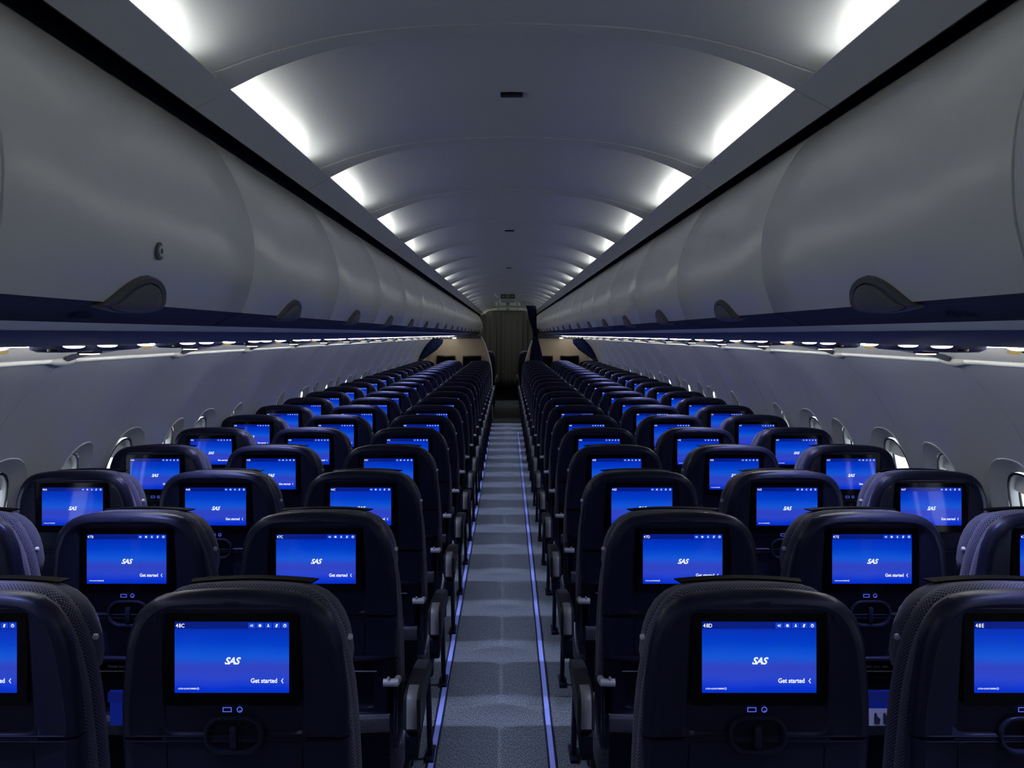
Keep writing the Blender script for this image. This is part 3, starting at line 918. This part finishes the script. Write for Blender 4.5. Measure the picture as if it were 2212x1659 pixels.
    for v in bm.verts:
        if v.co.z > .43: v.co.z += .012*math.cos(v.co.x*6)*(1 if v.co.y > .2 else .5)-.0
    finish('seat_cushion', bm, 'fabric', root, ang=1.2)
    bm = bm_()
    box(bm, -.226, .226, .09, .50, .345, .378, 0, .006)
    
    fr = finish('seat_frame', bm, 'shell2', root)
    bm = bm_(); box(bm, -.225, .225, .36, .40, .30, .345, 0, .01); box(bm, aisle*.10-.02, aisle*.10+.02, .14, .46, .0, .04, 0, .006); box(bm, aisle*.10-.015, aisle*.10+.015, .38, .42, .03, .31, 0, .004)
    finish('leg', bm, 'shell2', root)
    # armrest on the aisle side of every seat
    xa = aisle*(.266 if is_aisle else .2505)
    bm = bm_()
    y0, y1 = (-.09, .27) if is_aisle else (.09, .47)
    hw = .0225 if is_aisle else .0175
    rings = []
    prof = [(y0, .615, .672), (y0+.004, .606, .690), (y0+.016, .600, .700), (y0+.10, .610, .702), (y0+.24, .632, .690), (y1-.03, .640, .676), (y1-.008, .643, .672), (y1, .650, .664)]
    for y, za, zb in prof:
        w = hw*(.72 if y in (y0, y1) else 1)
        rings.append([(xa-w, y, za+.006), (xa-w+.006, y, za), (xa+w-.006, y, za), (xa+w, y, za+.006), (xa+w, y, zb-.006), (xa+w-.005, y, zb), (xa-w+.005, y, zb), (xa-w, y, zb-.006)])
    loft(bm, rings, True, True, True)
    ar = finish('armrest', bm, 'arm', root, ang=.6)
    if is_aisle:
        bm = bm_()
        # grey inlay wrapping the aft end
        path = [(y0+.068, .7025), (y0+.03, .7025), (y0+.010, .697), (y0-.002, .684), (y0-.003, .655), (y0-.001, .612)]
        rings = [[(xa-.0135, y, z), (xa-.012, y-.0018, z+.0015), (xa+.012, y-.0018, z+.0015), (xa+.0135, y, z)] for y, z in path]
        loft(bm, rings, closed=False)
        finish('armrest_inlay', bm, 'inlay', ar, ang=1.0)
        # end panel shroud below
        bm = bm_()
        pan = smooth_poly([(-.080, .625), (.17, .645), (.18, .60), (.14, .57), (.08, .56), (-.02, .54), (-.06, .52), (-.085, .53)], 2)
        loft(bm, [[(xa+aisle*d, cy_*s+.12*(1-s), z*s+.58*(1-s)) for cy_, z in pan] for d, s in ((-.018, 1), (.010, 1), (.015, .96))], True, True, True)
        finish('side_panel', bm, 'shell2', root, ang=.6)
        bm = bm_()
        tube(bm, [(xa-aisle*.055, .24, .38), (xa-aisle*.052, .26, .30), (xa-aisle*.05, .33, .012)], .011, 8)
        box(bm, xa-aisle*.05-.016, xa-aisle*.05+.016, .28, .42, 0, .014, 0, .004)
        finish('pedestal', bm, 'shell', root)
        # metal grab peg low on the backrest edge
        xk = aisle*.205
        bm = bm_()
        tube(bm, [(xk-aisle*.022, -.020, .708), (xk+aisle*.018, -.020, .708)], .0105, 14)
        tube(bm, [(xk+aisle*.012, -.020, .708), (xk+aisle*.012, .03, .700)], .010, 10)
        box(bm, xk-aisle*.008-.003, xk-aisle*.008+.003, -.028, -.018, .714, .724, 0, .001)
        finish('grab_peg', bm, 'metal', root)
        bm = bm_(); box(bm, xk+aisle*.008-.004, xk+aisle*.008+.004, -.010, .02, .56, .705, 0, .003)
        finish('hinge_bracket', bm, 'shell', root)
    return root

SEATX = {'A': -1.527, 'B': -1.025, 'C': -.516, 'D': .470, 'E': .979, 'F': 1.484}
NOTE = {'A': 'Life vest under your seat', 'B': 'Fasten seat belt while seated', 'C': 'Life vest under your seat', 'D': 'Fasten seat belt while seated', 'E': 'Life vest under your seat', 'F': 'Fasten seat belt while seated'}
WHERE = {'A': 'by the left windows', 'B': 'in the middle of the left block', 'C': 'on the aisle, left block', 'D': 'on the aisle, right block', 'E': 'in the middle of the right block', 'F': 'by the right windows'}
cache = {}
NROW = 21
for L_, x in SEATX.items():
    ai = 1 if x < 0 else -1
    p = cache[L_] = seat_proto(ai, L_ in 'CD', NOTE[L_])
    for k in range(NROW):
        o = p if k == 0 else copy_tree(p)
        o.location = (x, R0+RP*k-yo(SCZ)+.0195, 0)
        tag(o, f'dark navy seat {WHERE[L_]}, {("row nearest the camera" if k==0 else ORD[k]+" row from the camera")}, {48-k}{L_}', 'seat', f'seats in column {L_}')
        cache[L_, k] = o
for L_ in SEATX:
    for k in range(NROW):
        sc = finish('screen', screen_mesh(f'{48-k}{L_}'), ['screen', 'bar_e', 'btn_e', 'white_e'], recalc=False)
        sc.parent = [c for c in cache[L_, k].children if c.name.startswith('back_shell')][0]
        sc.location = (0, yo(SCZ)-.0203, SCZ)

# safety cards and the small tag in the second row
def card(x, rowk, pic, label):
    root = empty('safety_card', (x, R0+RP*rowk-.022, 0))
    bm = bm_(); loft(bm, [[(a, yo(z)*.3+d, z) for a, z in ((-.062, .60), (.040, .60), (.062, .695), (-.062, .695))] for d in (-.022, -.0205)], True, True, True)
    c = finish('card_face', bm, 'card', root)
    bm = bm_(); flat(bm, [(-.062, .668), (.055, .668), (.062, .695), (-.062, .695)], -.0225+.0)
    finish('header_band', bm, 'card2', root)
    if pic:
        bm = bm_(); flat(bm, [(-.055, .606), (.020, .606), (.028, .652), (-.055, .652)], -.0228)
        finish('picture', bm, 'cardpic', root)
        bm = bm_()
        for q in (-.04, -.010, .014):
            flat(bm, [(q-.006, .610), (q+.008, .610), (q+.010, .624), (q+.003, .629), (q-.001, .640), (q-.006, .640), (q-.007, .625)], -.0232)
        finish('figure_marks', bm, 'cardfig', root)
        bm = bm_(); flat(bm, [(.040, .695), (.066, .695), (.060, .668)], -.0236)
        finish('green_corner', bm, 'green', root)
    else:
        bm = bm_(); ring2d(bm, [(-.01, .605), (.03, .605), (.045, .66), (-.01, .66)], [(-.007, .608), (.028, .608), (.0415, .657), (-.007, .657)], -.0228)
        finish('white_outline', bm, 'cardpic', root)
    tag(root, label, 'card')
card(SEATX['E']+.005, 1, True, 'blue safety card with a picture in the seat pocket, second row right of the aisle')
card(SEATX['B']-.01+.04, 1, False, 'blue safety card in the seat pocket of the second row, left of the aisle')
bm = bm_(); box(bm, -.017, .017, -.001, .001, -.012, .012, 0)
merge(bm, text_bm('SAS', .013, .0, -.004, 'CENTER', shear=.38, offset=.0003), -.0015, 1)
o = finish('fabric_tag', bm, ['card2', 'cardpic'], recalc=False); o.location = (1.055, R0+RP-.026, .708)
tag(o, 'small blue fabric tag above the safety card, second row right of the aisle', 'tag')

# ------------------------------------------------------------------ bulkheads, monitors, curtains
YBH = 18.0
def bulkhead(sd):
    root = empty('bulkhead', (0, YBH, 0))
    edge = [(.30, 0), (.30, .60), (.305, .90), (.33, 1.08), (.36, 1.20), (.40, 1.34), (.445, 1.47), (.50, 1.575), (.56, 1.63)]
    outer = [(1.62, 1.63), (1.60, 1.50), (1.70, 1.1), (1.70, .6), (1.64, 0)]
    outer = [(1.44, 1.63), (1.47, 1.50), (1.58, 1.38), (1.66, 1.2), (1.72, .9), (1.71, .5), (1.64, 0)]
    bm = bm_(); pts = edge+outer
    loft(bm, [[(sd*x, y, z) for x, z in pts] for y in (0, .03)], True, True, True)
    finish('panel', bm, 'wood', root)
    bm = bm_(); tube(bm, [(sd*x, -.002, z) for x, z in edge], .009, 8); finish('edge_trim', bm, 'rail', root)
    bm = bm_(); loft(bm, [[(sd*(x-dx), y, z) for x, z in outer] for y, dx in ((-.02, 0), (-.02, .085), (-.001, .09))], closed=False); finish('side_frame', bm, 'rail', root)
    bm = bm_(); box(bm, min(sd*.52, sd*1.43), max(sd*.52, sd*1.43), -.02, .0, 1.555, 1.62, 0, .005); finish('header', bm, 'psu', root)
    bm = bm_(); box(bm, sd*1.03-.035, sd*1.03+.035, -.035, -.02, 1.555, 1.575, 0, .002); finish('lit_sign', bm, 'sign_lit', root)
    tag(root, f'beige wood-look bulkhead partition at the front of the {SIDE[sd]} seat block', 'partition')
    for i, x in enumerate((.69, 1.19)):
        t = empty('bulkhead_monitor', (sd*x, YBH-.02, 1.09))
        bm = bm_(); box(bm, -.18, .18, -.03, .018, -.14, .14, 0, .006); h = finish('housing', bm, 'tv', t)
        bm = bm_(); flat(bm, rrect(0, 0, .165, .12, .004), -.0315); finish('display', bm, 'bezel', h)
        tag(t, f'black monitor on the {SIDE[sd]} bulkhead, {"nearer the aisle" if i == 0 else "nearer the windows"}', 'monitor', 'bulkhead monitors')
bulkhead(-1); bulkhead(1)
# warm lamp above the bulkhead panels (part of the forward zone lighting)
for sd in (-1, 1):
    l = bpy.data.lights.new('bulkhead_downlight', 'AREA'); l.energy = .9; l.color = (1, .86, .66); l.size = .5; l.size_y = .06; l.shape = 'RECTANGLE'
    o = bpy.data.objects.new('bulkhead_downlight', l); COL.objects.link(o); o.location = (sd*1.1, YBH-.22, EYE-.05); o.rotation_euler = (-.55, 0, 0)

l = bpy.data.lights.new('curtain_fill_light', 'AREA'); l.energy = 7; l.color = (1, 1, .98); l.shape = 'RECTANGLE'; l.size = .9; l.size_y = .3  # added fill light that brightens the far curtain, no fixture behind it
o = bpy.data.objects.new('curtain_fill_light', l); COL.objects.link(o); o.location = (0, 21.6, EYE+.52); o.rotation_euler = (.5, 0, 0)
# grey curtain across the cabin far away
def pleated(name, x0, x1, z0, z1, y, amp, npl, m, label, cat, n=160, th=.006):
    bm = bm_(); rings = []
    for j in range(9):
        z = z1+(z0-z1)*j/8
        a = amp*(.5+.5*j/8)
        rings.append([(x0+(x1-x0)*i/n, y+a*math.sin(2*PI*npl*i/n+.6*math.sin(i*.21))+a*.4*math.sin(i*.53+j*.15), z+(.008*math.sin(i*.9) if j == 8 else 0)) for i in range(n+1)])
    loft(bm, rings, closed=False)
    o = finish(name, bm, m, ang=1.5)
    md = o.modifiers.new('thick', 'SOLIDIFY'); md.thickness = th
    tag(o, label, cat); return o
pleated('curtain', -.78, .78, .36, EYE+.565, 22.9, .030, 11, 'curt', 'wide grey pleated curtain closing the cabin beyond the bulkheads', 'curtain')
def gathered(name, path, m, label, npl=9):
    """path rows: (x, y, z, half width, half depth)"""
    bm = bm_(); rings = []
    N = 72
    for j, (x, y, z, hw, hd) in enumerate(path):
        r = []
        for k in range(N):
            a = 2*PI*k/N; f = 1+.16*math.sin(npl*a*2+j*.2)
            r.append((x+hw*f*math.cos(a), y+hd*f*math.sin(a), z))
        rings.append(r)
    loft(bm, rings, True, True, True)
    o = finish('drape', bm, m, ang=1.5)
    root = empty(name); o.parent = root; tag(root, label, 'curtain'); return root
g = gathered('gathered_curtain', [(.43, 17.5, EYE+.535, .080, .045), (.455, 17.5, EYE+.44, .076, .045), (.465, 17.5, EYE+.3, .065, .045), (.49, 17.5, EYE+.14, .046, .042), (.52, 17.5, EYE+.06, .04, .035), (.52, 17.5, EYE-.03, .042, .035), (.52, 17.5, EYE-.10, .045, .04), (.525, 17.5, EYE-.25, .075, .05), (.53, 17.5, EYE-.40, .100, .055), (.53, 17.5, EYE-.58, .118, .06), (.53, 17.5, EYE-.9, .125, .06)], 'curtb', 'tall navy curtain gathered and tied beside the aisle in front of the right bulkhead')
for z, s in ((EYE+.075, 1), (EYE-.075, .9)):
    bm = bm_(); n = 20
    loft(bm, [[(.52+(.052*s+r)*math.cos(2*PI*k/n), 17.5+(.046*s+r)*math.sin(2*PI*k/n), z+h) for k in range(n)] for r, h in ((0, .022), (.008, .015), (.008, -.015), (0, -.022))], True, True, True)
    box(bm, .545, .572, 17.44, 17.50, z-.02, z+.018, 0, .008); box(bm, .45, .475, 17.44, 17.5, z-.035, z-.005, 0, .008)
    finish('tie_band', bm, 'curtt', g)
for sd in (-1, 1):
    bm = bm_()
    # diagonal swag tied back to the side wall
    N = 48; rings = []
    for (x, z, hw) in ((1.34, EYE-.07, .115), (1.38, EYE-.14, .14), (1.47, EYE-.26, .13), (1.58, EYE-.38, .085), (1.66, EYE-.48, .042), (1.69, EYE-.56, .05), (1.69, EYE-.75, .065)):
        rings.append([(sd*(x+hw*(1+.12*math.sin(16*PI*k/N))*math.cos(2*PI*k/N)*.95), 17.62+.05*(1+.12*math.sin(16*PI*k/N))*math.sin(2*PI*k/N), z+hw*.25*math.cos(2*PI*k/N)) for k in range(N)])
    loft(bm, rings, True, True, True)
    root = empty('tied_curtain'); o = finish('drape', bm, 'curtb', root, ang=1.5)
    bm = bm_(); tube(bm, [(sd*1.60, 17.55, EYE-.485), (sd*1.66, 17.55, EYE-.475), (sd*1.73, 17.57, EYE-.46)], .022, 10)
    finish('tie_band', bm, 'curtt', root)
    tag(root, f'short navy curtain swept back and tied to the {SIDE[sd]} cabin wall', 'curtain', 'tied side curtains')

# forward cabin seats glimpsed past the bulkheads
def forward_seat(sd):
    root = empty('forward_seat')
    bm = bm_(); loft(bm, [[(sd*(.48+x*s), y, .85+(z-.85)*s) for x, z in smooth_poly([(-.22, .45), (.22, .45), (.225, .95), (.20, 1.18), (.13, 1.26), (-.13, 1.26), (-.20, 1.18), (-.225, .95)], 2)] for y, s in ((0, .96), (.02, 1), (.11, 1), (.13, .95))], True, True, True)
    finish('backrest', bm, 'navyseat', root, ang=1)
    bm = bm_(); box(bm, sd*.48-.22, sd*.48+.22, .1, .55, .36, .48, 0, .03); finish('seat_cushion', bm, 'navyseat', root)
    bm = bm_(); box(bm, sd*.48-.2, sd*.48+.2, .15, .45, .0, .36, 0, .01); finish('base', bm, 'shell2', root)
    bm = bm_(); box(bm, min(sd*.262, sd*.222), max(sd*.262, sd*.222), -.02, .42, .55, .68, 0, .01); finish('armrest', bm, 'inlay', root)
    return root
for sd in (-1, 1):
    p = forward_seat(sd)
    for k in range(4):
        o = p if k == 0 else copy_tree(p)
        o.location = (-.02, 18.9+.95*k, 0)
        tag(o, f'dark aisle seat just past the {SIDE[sd]} bulkhead in the forward cabin, {"first" if k==0 else ORD[k]} beyond it', 'seat', 'forward cabin seats')

# exit signs hanging from the ceiling
def arrow(bm, x, z, s, d, y, mi):
    if d == 'up': pts = [(x-s*.12, z-s*.5), (x+s*.12, z-s*.5), (x+s*.12, z), (x+s*.4, z), (x, z+s*.5), (x-s*.4, z), (x-s*.12, z)]
    else: pts = [(x-d*s*.5, z-s*.12), (x-d*s*.5, z+s*.12), (x, z+s*.12), (x, z+s*.4), (x+d*s*.5, z), (x, z-s*.4), (x, z-s*.12)]
    flat(bm, pts, y, mi)
def runner(bm, x, z, s, y, mi):
    flat(bm, circ(x+.1*s, z+.38*s, .11*s, 10), y, mi)
    flat(bm, [(x-.12*s, z-.05*s), (x+.02*s, z-.08*s), (x+.14*s, z+.24*s), (x-.02*s, z+.26*s)], y, mi)
    flat(bm, [(x-.12*s, z-.05*s), (x-.02*s, z-.08*s), (x-.22*s, z-.45*s), (x-.36*s, z-.42*s)], y, mi)
    flat(bm, [(x-.02*s, z-.05*s), (x+.06*s, z-.06*s), (x+.28*s, z-.28*s), (x+.16*s, z-.45*s)], y, mi)
def exit_sign(y, z, w, h, base, mark, label, drop):
    root = empty('exit_sign', (0, y, z))
    bm = bm_(); box(bm, -w/2, w/2, 0, .03, -h/2, h/2, 0, .004); hs = finish('housing', bm, base, root)
    bm = bm_()
    if base == 'black': arrow(bm, -w*.3, 0, h*.6, -1, -.0015, 0); arrow(bm, w*.3, 0, h*.6, 1, -.0015, 0)
    else: arrow(bm, -w*.36, 0, h*.7, 'up', -.0015, 0); arrow(bm, w*.36, 0, h*.7, 'up', -.0015, 0)
    finish('arrow_marks', bm, mark, hs)
    bm = bm_(); runner(bm, 0, 0, h*.8, -.0025, 1); flat(bm, rrect(0, 0, h*.5, h*.45, .003), -.0012, 0)
    finish('running_figure', bm, ['signgreen', 'signpale' if base == 'signpale' else 'signgrey'], hs)
    bm = bm_()
    if base == 'black':
        for s in (-1, 1): tube(bm, [(s*(w/2+.03), .015, -h*.35), (s*(w/2+.085), .015, h*.5)], .006, 8)
    for s in (-1, 1): tube(bm, [(s*w*.3, .015, h/2-.004), (s*w*.3, .015, h/2+drop)], .005, 8)
    finish('bracket', bm, 'cove_panel', root)
    tag(root, label, 'sign'); return root
exit_sign(13.4, EYE+.545, .205, .062, 'black', 'signgrey', 'black exit sign with grey arrows under the far ceiling', .03)
exit_sign(16.3, EYE+.525, .44, .058, 'signpale', 'black', 'pale exit sign with green figure and black arrows behind the black one', .05)
exit_sign(20.5, EYE+.545, .62, .055, 'signpale', 'black', 'farthest pale exit sign just above the grey curtain', .05)
